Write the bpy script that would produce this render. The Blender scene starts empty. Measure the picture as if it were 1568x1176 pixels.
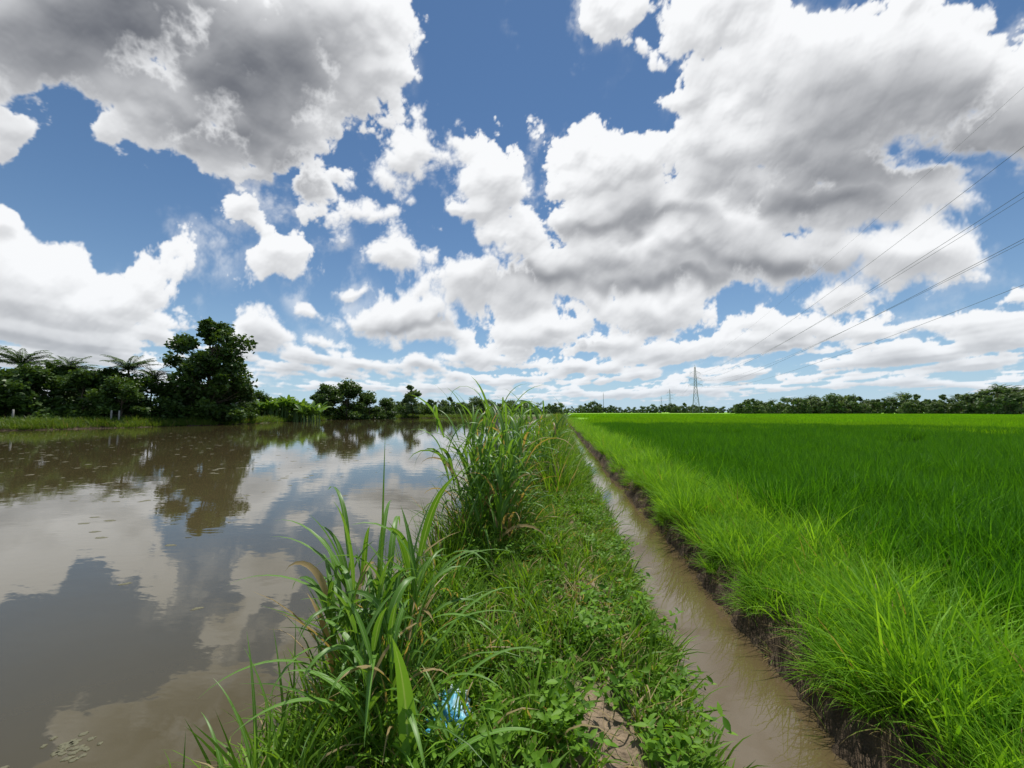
import bpy, math, numpy as np
from math import radians, sin, cos, pi
rng=np.random.default_rng(7)
scene=bpy.context.scene
F=612.0; A=math.atan(71/F); PITCH=math.atan(43/F)
FW=np.array([-sin(A),cos(A)]); RT=np.array([cos(A),sin(A)])
CAMZ=2.0
def W(px,dep):
    lat=(px-784)/F*dep
    v=RT*lat+FW*dep
    return float(v[0]),float(v[1])
# ---------------------------------------------------------------- noise
_p=np.random.default_rng(3).permutation(256).astype(np.int32); PERM=np.concatenate([_p,_p,_p])
_g=np.random.default_rng(5).normal(size=(256,3)); _g/=np.linalg.norm(_g,axis=1)[:,None]; GR=_g.astype(np.float32)
def perlin(x,y,z):
    x=np.asarray(x,np.float32);y=np.asarray(y,np.float32);z=np.asarray(z,np.float32)
    x,y,z=np.broadcast_arrays(x,y,z)
    xi=np.floor(x).astype(np.int32);yi=np.floor(y).astype(np.int32);zi=np.floor(z).astype(np.int32)
    xf=x-xi;yf=y-yi;zf=z-zi
    xi&=255;yi&=255;zi&=255
    u=xf*xf*xf*(xf*(xf*6-15)+10);v=yf*yf*yf*(yf*(yf*6-15)+10);w=zf*zf*zf*(zf*(zf*6-15)+10)
    def c(a,b,d):
        h=PERM[PERM[PERM[xi+a]+yi+b]+zi+d]; g=GR[h]
        return g[...,0]*(xf-a)+g[...,1]*(yf-b)+g[...,2]*(zf-d)
    x00=c(0,0,0)*(1-u)+c(1,0,0)*u; x10=c(0,1,0)*(1-u)+c(1,1,0)*u
    x01=c(0,0,1)*(1-u)+c(1,0,1)*u; x11=c(0,1,1)*(1-u)+c(1,1,1)*u
    return ((x00*(1-v)+x10*v)*(1-w)+(x01*(1-v)+x11*v)*w)*1.6
def sstep(a,b,x):
    t=np.clip((x-a)/(b-a),0,1); return t*t*(3-2*t)
# ---------------------------------------------------------------- materials
def newmat(name):
    m=bpy.data.materials.new(name); m.use_nodes=True; m.node_tree.nodes.clear(); return m,m.node_tree.nodes,m.node_tree.links
def attr(n,name):
    a=n.new('ShaderNodeAttribute'); a.attribute_name=name; return a
def leafmat(name,dark,light,trans=0.35,rough=0.45,spec=0.35,dead=None,midrib=False,basecol=None,hv=0.15):
    m,n,l=newmat(name)
    out=n.new('ShaderNodeOutputMaterial')
    t=attr(n,'tint'); s=attr(n,'s')
    oi=n.new('ShaderNodeObjectInfo')
    mx=n.new('ShaderNodeMix'); mx.data_type='RGBA'
    mx.inputs[6].default_value=(*dark,1); mx.inputs[7].default_value=(*light,1)
    ad=n.new('ShaderNodeMath'); ad.operation='MULTIPLY_ADD'; l.new(oi.outputs['Random'],ad.inputs[0]); ad.inputs[1].default_value=hv; l.new(t.outputs['Fac'],ad.inputs[2]); ad.use_clamp=True
    l.new(ad.outputs[0],mx.inputs[0]); col=mx.outputs[2]
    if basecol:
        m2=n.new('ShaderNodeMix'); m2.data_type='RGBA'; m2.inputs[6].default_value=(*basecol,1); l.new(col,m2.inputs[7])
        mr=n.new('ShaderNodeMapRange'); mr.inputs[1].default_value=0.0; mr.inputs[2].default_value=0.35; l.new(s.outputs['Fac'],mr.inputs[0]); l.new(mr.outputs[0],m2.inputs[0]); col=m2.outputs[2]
    if midrib:
        u=attr(n,'u'); ab=n.new('ShaderNodeMath'); ab.operation='ABSOLUTE'; l.new(u.outputs['Fac'],ab.inputs[0])
        mr=n.new('ShaderNodeMapRange'); mr.inputs[1].default_value=0.05; mr.inputs[2].default_value=0.16; mr.inputs[3].default_value=0.7; mr.inputs[4].default_value=0; l.new(ab.outputs[0],mr.inputs[0])
        m3=n.new('ShaderNodeMix'); m3.data_type='RGBA'; l.new(mr.outputs[0],m3.inputs[0]); l.new(col,m3.inputs[6]); m3.inputs[7].default_value=(0.30,0.42,0.18,1); col=m3.outputs[2]
    if dead:
        gt=n.new('ShaderNodeMath'); gt.operation='GREATER_THAN'; gt.inputs[1].default_value=1.5; l.new(t.outputs['Fac'],gt.inputs[0])
        m4=n.new('ShaderNodeMix'); m4.data_type='RGBA'; l.new(gt.outputs[0],m4.inputs[0]); l.new(col,m4.inputs[6]); m4.inputs[7].default_value=(*dead,1); col=m4.outputs[2]
    pb=n.new('ShaderNodeBsdfPrincipled'); l.new(col,pb.inputs['Base Color']); pb.inputs['Roughness'].default_value=rough; pb.inputs['Specular IOR Level'].default_value=spec
    tr=n.new('ShaderNodeBsdfTranslucent')
    hs=n.new('ShaderNodeMix'); hs.data_type='RGBA'; hs.blend_type='MULTIPLY'; hs.inputs[0].default_value=1; l.new(col,hs.inputs[6]); hs.inputs[7].default_value=(1.5,1.35,0.5,1); l.new(hs.outputs[2],tr.inputs['Color'])
    ms=n.new('ShaderNodeMixShader'); ms.inputs[0].default_value=trans; l.new(pb.outputs[0],ms.inputs[1]); l.new(tr.outputs[0],ms.inputs[2]); l.new(ms.outputs[0],out.inputs[0])
    return m
def simplemat(name,col,rough=0.8,nscale=8,var=0.4,bump=0.0,spec=0.3):
    m,n,l=newmat(name); out=n.new('ShaderNodeOutputMaterial'); pb=n.new('ShaderNodeBsdfPrincipled')
    tc=n.new('ShaderNodeTexCoord'); no=n.new('ShaderNodeTexNoise'); no.inputs['Scale'].default_value=nscale; no.inputs['Detail'].default_value=6; l.new(tc.outputs['Object'],no.inputs['Vector'])
    mx=n.new('ShaderNodeMix'); mx.data_type='RGBA'; mx.inputs[6].default_value=(*[c*(1-var) for c in col],1); mx.inputs[7].default_value=(*[c*(1+var) for c in col],1); l.new(no.outputs[0],mx.inputs[0]); l.new(mx.outputs[2],pb.inputs['Base Color'])
    pb.inputs['Roughness'].default_value=rough; pb.inputs['Specular IOR Level'].default_value=spec
    if bump:
        b=n.new('ShaderNodeBump'); b.inputs['Strength'].default_value=bump; b.inputs['Distance'].default_value=0.03; l.new(no.outputs[0],b.inputs['Height']); l.new(b.outputs[0],pb.inputs['Normal'])
    l.new(pb.outputs[0],out.inputs[0]); return m
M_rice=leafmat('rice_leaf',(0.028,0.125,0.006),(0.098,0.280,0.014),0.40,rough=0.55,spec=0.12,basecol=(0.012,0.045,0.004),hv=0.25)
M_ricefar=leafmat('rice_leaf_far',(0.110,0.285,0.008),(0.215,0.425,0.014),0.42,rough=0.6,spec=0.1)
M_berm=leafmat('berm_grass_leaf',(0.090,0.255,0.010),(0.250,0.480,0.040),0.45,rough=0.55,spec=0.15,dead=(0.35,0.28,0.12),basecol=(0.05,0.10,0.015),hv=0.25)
M_bank=leafmat('bank_grass_leaf',(0.040,0.115,0.007),(0.190,0.350,0.030),0.40,rough=0.5,spec=0.2,dead=(0.40,0.32,0.16),hv=0.25)
M_weed=leafmat('weed_leaf',(0.05,0.140,0.008),(0.18,0.35,0.03),0.38,rough=0.5,spec=0.2)
M_reed=leafmat('reed_leaf',(0.055,0.145,0.014),(0.150,0.310,0.045),0.38,rough=0.42,spec=0.35,dead=(0.36,0.27,0.13),midrib=True,hv=0)
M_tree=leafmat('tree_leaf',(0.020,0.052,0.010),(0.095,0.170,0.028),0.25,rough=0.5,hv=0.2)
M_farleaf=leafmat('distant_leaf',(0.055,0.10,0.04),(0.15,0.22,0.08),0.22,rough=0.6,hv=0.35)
M_palm=leafmat('palm_leaf',(0.04,0.09,0.018),(0.12,0.19,0.045),0.25,hv=0)
M_ban=leafmat('banana_leaf',(0.07,0.16,0.02),(0.16,0.29,0.05),0.35,hv=0.1)
M_shore=leafmat('shore_grass_leaf',(0.06,0.125,0.015),(0.16,0.24,0.04),0.35,dead=(0.3,0.24,0.12))
M_bark=simplemat('bark',(0.11,0.085,0.06),0.9,6,0.5,0.4)
M_stem=simplemat('green_stem',(0.10,0.17,0.05),0.6,10)
# ---------------------------------------------------------------- mesh builder
class MB:
    def __init__(s): s.v=[];s.q=[];s.t=[];s.s=[];s.u=[];s.m=[];s.n=0
    def add(s,v,q,tint,ss=0.5,u=1.0,mat=0):
        v=np.asarray(v,float).reshape(-1,3); q=np.asarray(q,int).reshape(-1,4); k=len(v)
        s.v.append(v); s.q.append(q+s.n); s.t.append(np.broadcast_to(tint,(k,)).astype(float)); s.s.append(np.broadcast_to(ss,(k,)).astype(float)); s.u.append(np.broadcast_to(u,(k,)).astype(float)); s.m.append(np.full(len(q),mat)); s.n+=k
    def mesh(s,name,mats,smooth=True):
        v=np.concatenate(s.v); q=np.concatenate(s.q); me=bpy.data.meshes.new(name)
        me.vertices.add(len(v)); me.vertices.foreach_set('co',v.astype(np.float32).ravel())
        me.loops.add(len(q)*4); me.loops.foreach_set('vertex_index',q.ravel().astype(np.int32))
        me.polygons.add(len(q)); me.polygons.foreach_set('loop_start',np.arange(0,len(q)*4,4,dtype=np.int32)); 
        try: me.polygons.foreach_set('loop_total',np.full(len(q),4,dtype=np.int32))
        except Exception: pass
        me.polygons.foreach_set('material_index',np.concatenate(s.m).astype(np.int32))
        me.polygons.foreach_set('use_smooth',np.full(len(q),smooth))
        me.update(calc_edges=True)
        for nm,arr in (('tint',s.t),('s',s.s),('u',s.u)):
            a=me.attributes.new(nm,'FLOAT','POINT'); a.data.foreach_set('value',np.concatenate(arr).astype(np.float32))
        for m in mats: me.materials.append(m)
        return me
def link(me,name,loc=(0,0,0),rot=0,scale=1,parent=None):
    o=bpy.data.objects.new(name,me); scene.collection.objects.link(o); o.location=loc; o.rotation_euler=(0,0,rot)
    o.scale=(scale,)*3 if np.isscalar(scale) else scale
    if parent: o.parent=parent
    return o
def blades(mb,base,az,L,Wd,lean,bend,tint,segs=4,cross=2,fold=0.35,roll=None,power=1.3,mat=0,shape='grass'):
    base=np.asarray(base,float); n=len(base); b=lambda x:np.broadcast_to(x,(n,)).astype(float)
    az,L,Wd,lean,bend,tint=map(b,(az,L,Wd,lean,bend,tint)); roll=b(0 if roll is None else roll)
    s=np.linspace(0,1,segs+1); phi=lean[:,None]+bend[:,None]*s**power
    pm=(phi[:,1:]+phi[:,:-1])/2; ds=(L/segs)[:,None]
    h=np.concatenate([np.zeros((n,1)),np.cumsum(np.sin(pm)*ds,1)],1); z=np.concatenate([np.zeros((n,1)),np.cumsum(np.cos(pm)*ds,1)],1)
    ca,sa=np.cos(az)[:,None],np.sin(az)[:,None]
    P=np.stack([base[:,0:1]+h*ca,base[:,1:2]+h*sa,base[:,2:3]+z],-1)
    S=np.stack([-sa+0*h,ca+0*h,0*h],-1); N=np.stack([np.cos(phi)*ca,np.cos(phi)*sa,-np.sin(phi)],-1)
    cr=np.cos(roll)[:,None,None]; sr=np.sin(roll)[:,None,None]
    S2=S*cr+N*sr; N2=N*cr-S*sr
    if shape=='grass': w=(0.45+0.55*np.minimum(1,s/0.25))*(1-s**2.6)+0.02
    elif shape=='ovate': w=np.sin(pi*np.clip(s,0,1)**0.8)+0.04
    else: w=np.sin(pi*(0.06+0.9*s))**0.6
    w=(Wd[:,None]*0.5*w[None])[...,None]
    k=cross
    if k==2: V=np.stack([P-S2*w,P+S2*w],2); uu=[1,1]
    else: V=np.stack([P-S2*w-N2*w*fold,P,P+S2*w-N2*w*fold],2); uu=[-1,0,1]
    V=V.reshape(-1,3); m=(segs+1)*k
    i=np.arange(n)[:,None,None]*m+np.arange(segs)[None,:,None]*k+np.arange(k-1)[None,None,:]
    q=np.stack([i,i+1,i+1+k,i+k],-1).reshape(-1,4)
    mb.add(V,q,np.repeat(tint,m),np.tile(np.repeat(s,k),n),np.tile(np.array(uu,float),n*(segs+1)),mat)
    return P
def tube(mb,path,rad,sides=7,mat=0,tint=0.5):
    path=np.asarray(path,float); k=len(path); rad=np.broadcast_to(rad,(k,))
    t=np.gradient(path,axis=0); t/=np.linalg.norm(t,axis=1)[:,None]+1e-9
    ref=np.array([0,0,1.0]) if abs(t[0,2])<0.9 else np.array([1.0,0,0])
    a=np.cross(t,ref); a/=np.linalg.norm(a,axis=1)[:,None]+1e-9; b=np.cross(t,a)
    th=np.linspace(0,2*pi,sides,endpoint=False)
    V=path[:,None]+rad[:,None,None]*(np.cos(th)[None,:,None]*a[:,None]+np.sin(th)[None,:,None]*b[:,None])
    q=[]
    for i in range(k-1):
        for j in range(sides):
            j2=(j+1)%sides; q.append((i*sides+j,i*sides+j2,(i+1)*sides+j2,(i+1)*sides+j))
    mb.add(V.reshape(-1,3),q,tint,0.5,1,mat)
def leaves(mb,C,size,tint,mat=0,elong=1.7,r=rng):
    n=len(C); d=r.normal(size=(n,3)); d[:,2]*=0.6; d/=np.linalg.norm(d,axis=1)[:,None]
    e=r.normal(size=(n,3)); e-=d*(e*d).sum(1)[:,None]; e/=np.linalg.norm(e,axis=1)[:,None]
    sz=size*(0.6+0.8*r.random(n))[:,None]
    nn=np.cross(d,e)
    V=np.stack([C-d*sz*elong/2,C+e*sz/2+nn*sz*0.1,C+d*sz*elong/2,C-e*sz/2+nn*sz*0.1],1).reshape(-1,3)
    q=np.arange(n*4).reshape(-1,4); mb.add(V,q,np.repeat(tint,4),0.5,1,mat)
def tree_mesh(name,H,cw,cb,ncl,nleaf,ls,seed,peak=0.45,leafm=M_tree,clr=0.14,trunk=0.02,low=0.62):
    r=np.random.default_rng(seed); mb=MB()
    k=9; zz=np.linspace(0,0.86*H,k); path=np.stack([np.cumsum(r.normal(0,0.012*H,k)),np.cumsum(r.normal(0,0.012*H,k)),zz],1); path[:,:2]-=path[0,:2]
    tube(mb,path,np.linspace(trunk*H,trunk*H*0.2,k),8,1)
    cen=[]
    for i in range(ncl):
        f=r.random()**1.05; zc=H*(cb+(1-cb)*f*0.95)
        R=cw/2*(np.interp(f,[0,peak*0.5,peak,0.8,1],[low,0.95,1,0.62,0.18]))
        a=r.random()*2*pi; rr=R*np.sqrt(r.random())*(0.8+0.35*r.random())
        c=np.array([cos(a)*rr,sin(a)*rr,zc]); cen.append(c)
        z0=max(0.12*H,zc-0.28*H*(0.4+r.random())); z0=min(z0,0.84*H)
        p0=np.array([np.interp(z0,zz,path[:,0]),np.interp(z0,zz,path[:,1]),z0]); mid=(p0+c)/2+np.array([0,0,-0.02*H])
        tube(mb,[p0,mid,c],[trunk*H*0.35,trunk*H*0.2,trunk*H*0.06],5,1)
    for c in cen:
        n=nleaf//ncl; cr=cw*clr*(0.5+0.9*r.random())
        d=r.normal(size=(n,3)); d/=np.linalg.norm(d,axis=1)[:,None]; rad=cr*(r.random(n)**0.45)[:,None]*np.array([1,1,0.75])
        P=c+d*rad+r.normal(0,cr*0.18,(n,3)); P[:,2]=np.maximum(P[:,2],0.05)
        tb=0.1+0.6*r.random()
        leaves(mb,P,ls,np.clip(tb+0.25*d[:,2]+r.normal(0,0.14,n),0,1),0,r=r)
    return mb.mesh(name,[leafm,M_bark])
def palm_mesh(name,H,fl,nf,seed):
    r=np.random.default_rng(seed); mb=MB(); k=12
    zz=np.linspace(0,H,k); path=np.stack([0.08*H*(zz/H)**2,0.02*H*np.sin(zz/H*3),zz],1)
    tube(mb,path,np.linspace(0.17,0.11,k)+0.1*np.exp(-zz),8,1)
    top=path[-1]
    for i in range(nf):
        az=2*pi*i/nf*1.618*3+r.random()*0.5; up=r.random(); lean=0.15+1.05*up; L=fl*(0.8+0.35*r.random())
        P=blades(mb,[top],az,L,0.09,lean,0.9+0.8*r.random(),0.6,segs=9,mat=2,power=1.3)[0]
        m=44; ss=np.linspace(0.10,0.98,m); B=np.stack([np.interp(ss,np.linspace(0,1,10),P[:,j]) for j in range(3)],1)
        for sd in (-1,1):
            ll=0.85*np.sin(pi*(0.15+0.8*ss))**0.6*(0.8+0.3*r.random(m))
            blades(mb,B,az+sd*(1.15-0.4*ss)+r.normal(0,0.08,m),ll,0.10,1.35+0.25*r.random(m),0.7+0.4*r.random(m),np.clip(0.3+0.4*r.random()+r.normal(0,0.12,m),0,1),segs=3,mat=0)
    return mb.mesh(name,[M_palm,M_bark,M_stem])
def banana_mesh(name,H,seed):
    r=np.random.default_rng(seed); mb=MB()
    for j in range(3):
        b=np.array([r.normal(0,0.6),r.normal(0,0.6),0]); h=H*0.5*(0.7+0.4*r.random())
        tube(mb,[b,b+[0.03,0,h*0.5],b+[0.06,0.02,h]],[0.16,0.13,0.08],8,1)
        nl=8
        blades(mb,np.repeat([b+[0.06,0.02,h*0.97]],nl,0),np.arange(nl)*2.4+r.random(nl),H*0.52*(0.75+0.4*r.random(nl)),0.6,0.15+0.6*r.random(nl),0.5+1.1*r.random(nl),np.clip(r.random(nl),0,1),segs=8,cross=3,fold=0.25,shape='leaf',roll=r.normal(0,0.4,nl))
    return mb.mesh(name,[M_ban,M_stem])
# ---------------------------------------------------------------- instancer
def coll(name,meshes):
    c=bpy.data.collections.new(name)
    for i,me in enumerate(meshes):
        o=bpy.data.objects.new(me.name,me); c.objects.link(o)
    return c
def instancer(name,P,rot,scl,idx,c):
    P=np.asarray(P,np.float32); n=len(P); me=bpy.data.meshes.new(name); me.vertices.add(n); me.vertices.foreach_set('co',P.ravel())
    a=me.attributes.new('rot','FLOAT_VECTOR','POINT'); a.data.foreach_set('vector',np.asarray(rot,np.float32).ravel())
    a=me.attributes.new('scl','FLOAT_VECTOR','POINT')
    scl=np.asarray(scl,np.float32); scl=scl if scl.ndim==2 else np.repeat(scl[:,None],3,1)
    a.data.foreach_set('vector',scl.ravel())
    a=me.attributes.new('idx','INT','POINT'); a.data.foreach_set('value',np.asarray(idx,np.int32))
    o=bpy.data.objects.new(name,me); scene.collection.objects.link(o)
    ng=bpy.data.node_groups.new(name+'_scatter','GeometryNodeTree')
    ng.interface.new_socket('Geometry',in_out='INPUT',socket_type='NodeSocketGeometry'); ng.interface.new_socket('Geometry',in_out='OUTPUT',socket_type='NodeSocketGeometry')
    N=ng.nodes;Lk=ng.links; gi=N.new('NodeGroupInput');go=N.new('NodeGroupOutput'); ip=N.new('GeometryNodeInstanceOnPoints'); ci=N.new('GeometryNodeCollectionInfo')
    ci.inputs['Collection'].default_value=c; ci.inputs['Separate Children'].default_value=True; ci.inputs['Reset Children'].default_value=True
    def na(nm,ty):
        x=N.new('GeometryNodeInputNamedAttribute'); x.data_type=ty; x.inputs['Name'].default_value=nm; return [q for q in x.outputs if q.enabled and q.name=='Attribute'][0]
    er=N.new('FunctionNodeEulerToRotation')
    Lk.new(gi.outputs[0],ip.inputs['Points']); Lk.new(ci.outputs[0],ip.inputs['Instance']); ip.inputs['Pick Instance'].default_value=True
    Lk.new(na('idx','INT'),ip.inputs['Instance Index']); Lk.new(na('rot','FLOAT_VECTOR'),er.inputs[0]); Lk.new(er.outputs[0],ip.inputs['Rotation']); Lk.new(na('scl','FLOAT_VECTOR'),ip.inputs['Scale']); Lk.new(ip.outputs[0],go.inputs[0])
    md=o.modifiers.new('scatter','NODES'); md.node_group=ng
    return o
# ---------------------------------------------------------------- terrain
PXs=np.array([-400,0,100,200,300,400,480,560,640,850]); PYs=np.array([662,659,657,655,652,648,644,641.5,640,640])
_dep=CAMZ*F/(PYs-631.0); _ang=np.arctan2((PXs-784)/F,1.0); _R=_dep/np.cos(_ang)
_ang=np.concatenate([[-3.2,-1.8],_ang,[3.2]]); _R=np.concatenate([[40,60],_R,[_R[-1]]])
def shoreR(x,y):
    lat=x*RT[0]+y*RT[1]; dep=x*FW[0]+y*FW[1]; ang=np.arctan2(lat,dep); r=np.hypot(lat,dep)
    return r,np.interp(ang,_ang,_R)*(1+0.03*perlin(ang*14,0.3,0.7))
PX_=np.array([-3,-1.80,-1.55,-1.25,-0.85,0,0.40,0.64,0.80,1.02,1.52,1.66,1.76,1.94,2.6,3.1,4])
PZ_=np.array([-.7,-.18,.03,.30,.45,.50,.43,.24,-.05,-.25,-.25,0.0,.18,.34,.40,.30,.30])
def gz(x,y):
    x=np.asarray(x,float);y=np.asarray(y,float)
    wob=0.10*perlin(y*0.8,1.3,0.5)+0.07*perlin(y*2.6,4.3,0.5)+0.06*perlin(y*7,x*2,0.2)
    wob=wob+0.15*perlin(y*0.12,9.3,0.5)
    z=np.interp(x+wob,PX_,PZ_)
    m=sstep(-1.9,-1.1,x)*(1-sstep(2.2,3.2,x))
    z=z+m*(0.05*perlin(x*2.5,y*2.5,0.1)+0.035*perlin(x*7,y*7,3.1)+0.018*perlin(x*18,y*18,5.1))
    rb=sstep(1.48,1.64,x+wob)*(1-sstep(1.9,2.1,x+wob)); z=z+rb*(0.09*perlin(x*7,y*5,8.1)+0.07*perlin(x*16,y*14,2.2))
    r,R=shoreR(x,y); sh=np.clip((r-R)*0.22,-0.7,0.65)+np.where(r>R,0.12*perlin(x*0.2,y*0.2,0.4),0)
    z=np.where(x<-1.55,np.maximum(z,sh),z)
    far=sstep(70,140,np.hypot(x,y)); z=np.where(x>3,z+0.5*far,z)
    return z
xs=np.concatenate([-np.geomspace(150,4000,14)[::-1],np.arange(-149,-6,1.6),np.linspace(-6,-2.2,16)[:-1],np.arange(-2.2,3.6,0.028),np.geomspace(3.65,4000,60)])
ys=np.concatenate([[-300,-100,-40,-15,-6,-3,-1.5,-0.7],np.arange(0.3,9,0.04),9*np.exp(np.linspace(0,math.log(160/9),150)),np.geomspace(170,5000,24)])
X,Y=np.meshgrid(xs,ys); Z=gz(X,Y)
nx,ny=len(xs),len(ys)
mb=MB(); i=(np.arange(ny-1)[:,None]*nx+np.arange(nx-1)[None]).reshape(-1)
mb.add(np.stack([X,Y,Z],-1).reshape(-1,3),np.stack([i,i+1,i+1+nx,i+nx],1),0.5)
# ground cover colour (soil, grass, field)
soil=np.array([0.22,0.165,0.11]); mud=np.array([0.085,0.06,0.038]); gr=np.array([0.07,0.12,0.025]); field=np.array([0.03,0.065,0.010]); ffar=np.array([0.21,0.42,0.018]); shg=np.array([0.12,0.18,0.045])
def pathf(x,y):
    n1=perlin(x*1.3,y*0.9,2.0)+0.6*perlin(x*4,y*4,1.0)
    return np.clip(1.0-np.abs(x-0.20)/0.28+1.3*n1,0,1)
C=np.empty(X.shape+(3,)); C[:]=soil
k=(1-pathf(X,Y))[...,None]; C=C*(1-0.75*k)+gr*0.75*k
k=sstep(0.5,0.75,X)[...,None]; C=C*(1-k)+mud*k
k=sstep(1.9,2.1,X)[...,None]; C=C*(1-k)+gr*k
k=sstep(2.9,3.2,X)[...,None]; C=C*(1-k)+field*k
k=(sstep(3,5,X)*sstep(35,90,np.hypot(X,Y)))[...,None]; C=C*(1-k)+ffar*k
k=(1-sstep(-1.6,-1.2,X))[...,None]; C=C*(1-k)+mud*k
r_,R_=shoreR(X,Y); k=((X<-1.7)*sstep(1.0,2.8,r_-R_))[...,None]; C=C*(1-k)+shg*k
me=mb.mesh('ground',[]); ca=me.attributes.new('gcol','FLOAT_COLOR','POINT'); ca.data.foreach_set('color',np.concatenate([C.reshape(-1,3),np.ones((nx*ny,1))],1).astype(np.float32).ravel())
m,n,l=newmat('ground'); out=n.new('ShaderNodeOutputMaterial'); pb=n.new('ShaderNodeBsdfPrincipled'); a=attr(n,'gcol'); geo=n.new('ShaderNodeNewGeometry')
no=n.new('ShaderNodeTexNoise'); no.inputs['Scale'].default_value=9; no.inputs['Detail'].default_value=10; no.inputs['Roughness'].default_value=0.7; l.new(geo.outputs['Position'],no.inputs['Vector'])
mr=n.new('ShaderNodeMapRange'); mr.inputs[1].default_value=0.3; mr.inputs[2].default_value=0.7; mr.inputs[3].default_value=0.45; mr.inputs[4].default_value=1.5; l.new(no.outputs[0],mr.inputs[0])
vm=n.new('ShaderNodeVectorMath'); vm.operation='SCALE'; l.new(a.outputs['Color'],vm.inputs[0]); l.new(mr.outputs[0],vm.inputs['Scale']); l.new(vm.outputs[0],pb.inputs['Base Color'])
no2=n.new('ShaderNodeTexNoise'); no2.inputs['Scale'].default_value=35; no2.inputs['Detail'].default_value=8; l.new(geo.outputs['Position'],no2.inputs['Vector'])
bp=n.new('ShaderNodeBump'); bp.inputs['Strength'].default_value=0.8; bp.inputs['Distance'].default_value=0.03; l.new(no2.outputs[0],bp.inputs['Height']); l.new(bp.outputs[0],pb.inputs['Normal']); pb.inputs['Roughness'].default_value=0.85; pb.inputs['Specular IOR Level'].default_value=0.25; l.new(pb.outputs[0],out.inputs[0])
me.materials.append(m); link(me,'ground')
# ---------------------------------------------------------------- water
def watermat(name,col,wav,ior):
    m,n,l=newmat(name); out=n.new('ShaderNodeOutputMaterial'); pb=n.new('ShaderNodeBsdfPrincipled'); geo=n.new('ShaderNodeNewGeometry')
    n0=n.new('ShaderNodeTexNoise'); n0.inputs['Scale'].default_value=0.5; n0.inputs['Detail'].default_value=4; l.new(geo.outputs['Position'],n0.inputs['Vector'])
    mx=n.new('ShaderNodeMix'); mx.data_type='RGBA'; mx.inputs[6].default_value=(*[c*0.8 for c in col],1); mx.inputs[7].default_value=(*[c*1.2 for c in col],1); l.new(n0.outputs[0],mx.inputs[0]); l.new(mx.outputs[2],pb.inputs['Base Color'])
    pb.inputs['Roughness'].default_value=0.02; pb.inputs['IOR'].default_value=ior; pb.inputs['Specular IOR Level'].default_value=0.5
    hs=None
    for sc,am in ((1.6,1.0),(7,0.25)):
        mp=n.new('ShaderNodeMapping'); mp.inputs['Scale'].default_value=(0.7,1.3,1); mp.inputs['Rotation'].default_value=(0,0,0.35); l.new(geo.outputs['Position'],mp.inputs[0])
        w=n.new('ShaderNodeTexNoise'); w.inputs['Scale'].default_value=sc; w.inputs['Detail'].default_value=2; l.new(mp.outputs[0],w.inputs['Vector'])
        mm=n.new('ShaderNodeMath'); mm.operation='MULTIPLY'; mm.inputs[1].default_value=am; l.new(w.outputs[0],mm.inputs[0])
        if hs is None: hs=mm.outputs[0]
        else:
            ad=n.new('ShaderNodeMath'); l.new(hs,ad.inputs[0]); l.new(mm.outputs[0],ad.inputs[1]); hs=ad.outputs[0]
    bp=n.new('ShaderNodeBump'); bp.inputs['Strength'].default_value=1; bp.inputs['Distance'].default_value=wav; l.new(hs,bp.inputs['Height']); l.new(bp.outputs[0],pb.inputs['Normal']); l.new(pb.outputs[0],out.inputs[0]); return m
def sheet(name,x0,x1,y0,y1,z,mat):
    mb=MB(); mb.add([(x0,y0,z),(x1,y0,z),(x1,y1,z),(x0,y1,z)],[(0,1,2,3)],0.5); return link(mb.mesh(name,[mat]),name)
sheet('pond_water',-300,-0.9,-60,200,0.0,watermat('pond_water',(0.075,0.061,0.028),0.0028,1.62))
sheet('ditch_water',0.4,2.0,-20,165,0.0,watermat('ditch_water',(0.105,0.076,0.038),0.0016,1.75))
# ---------------------------------------------------------------- grasses
def tuft(name,mat,n,rad,L,Wd,lean,bend,seed,segs=4,tint=(0.0,0.85),dead=0.0,**kw):
    r=np.random.default_rng(seed); mb=MB(); a=r.random(n)*2*pi; rr=rad*np.sqrt(r.random(n))
    b=np.stack([np.cos(a)*rr,np.sin(a)*rr,-0.02+0*a],1); az=a+r.normal(0,0.9,n); u=r.random
    t=tint[0]+(tint[1]-tint[0])*u(n); t=np.where(u(n)<dead,2.0,t)
    blades(mb,b,az,L[0]+(L[1]-L[0])*u(n),Wd*(0.7+0.6*u(n)),lean[0]+(lean[1]-lean[0])*u(n),bend[0]+(bend[1]-bend[0])*u(n)**1.3,t,segs=segs,roll=r.normal(0,0.5,n),**kw)
    return mb.mesh(name,[mat])
def patch(name,mat,size,n,L,Wd,lean,bend,seed,segs=2):
    r=np.random.default_rng(seed); mb=MB(); b=np.stack([(r.random(n)-.5)*size,(r.random(n)-.5)*size,0*r.random(n)],1); u=r.random
    blades(mb,b,u(n)*2*pi,L[0]+(L[1]-L[0])*u(n),Wd*(0.7+0.6*u(n)),lean[0]+(lean[1]-lean[0])*u(n),bend[0]+(bend[1]-bend[0])*u(n),u(n)*0.85,segs=segs,roll=r.normal(0,0.6,n)); return mb.mesh(name,[mat])
def cull(P,m=1.75,back=-0.5):
    lat=P[:,0]*RT[0]+P[:,1]*RT[1]; dep=P[:,0]*FW[0]+P[:,1]*FW[1]; return (np.abs(lat)<m*np.maximum(dep,0)+1.2)&(dep>back)
BAG=np.array([-0.54,2.0])
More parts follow.
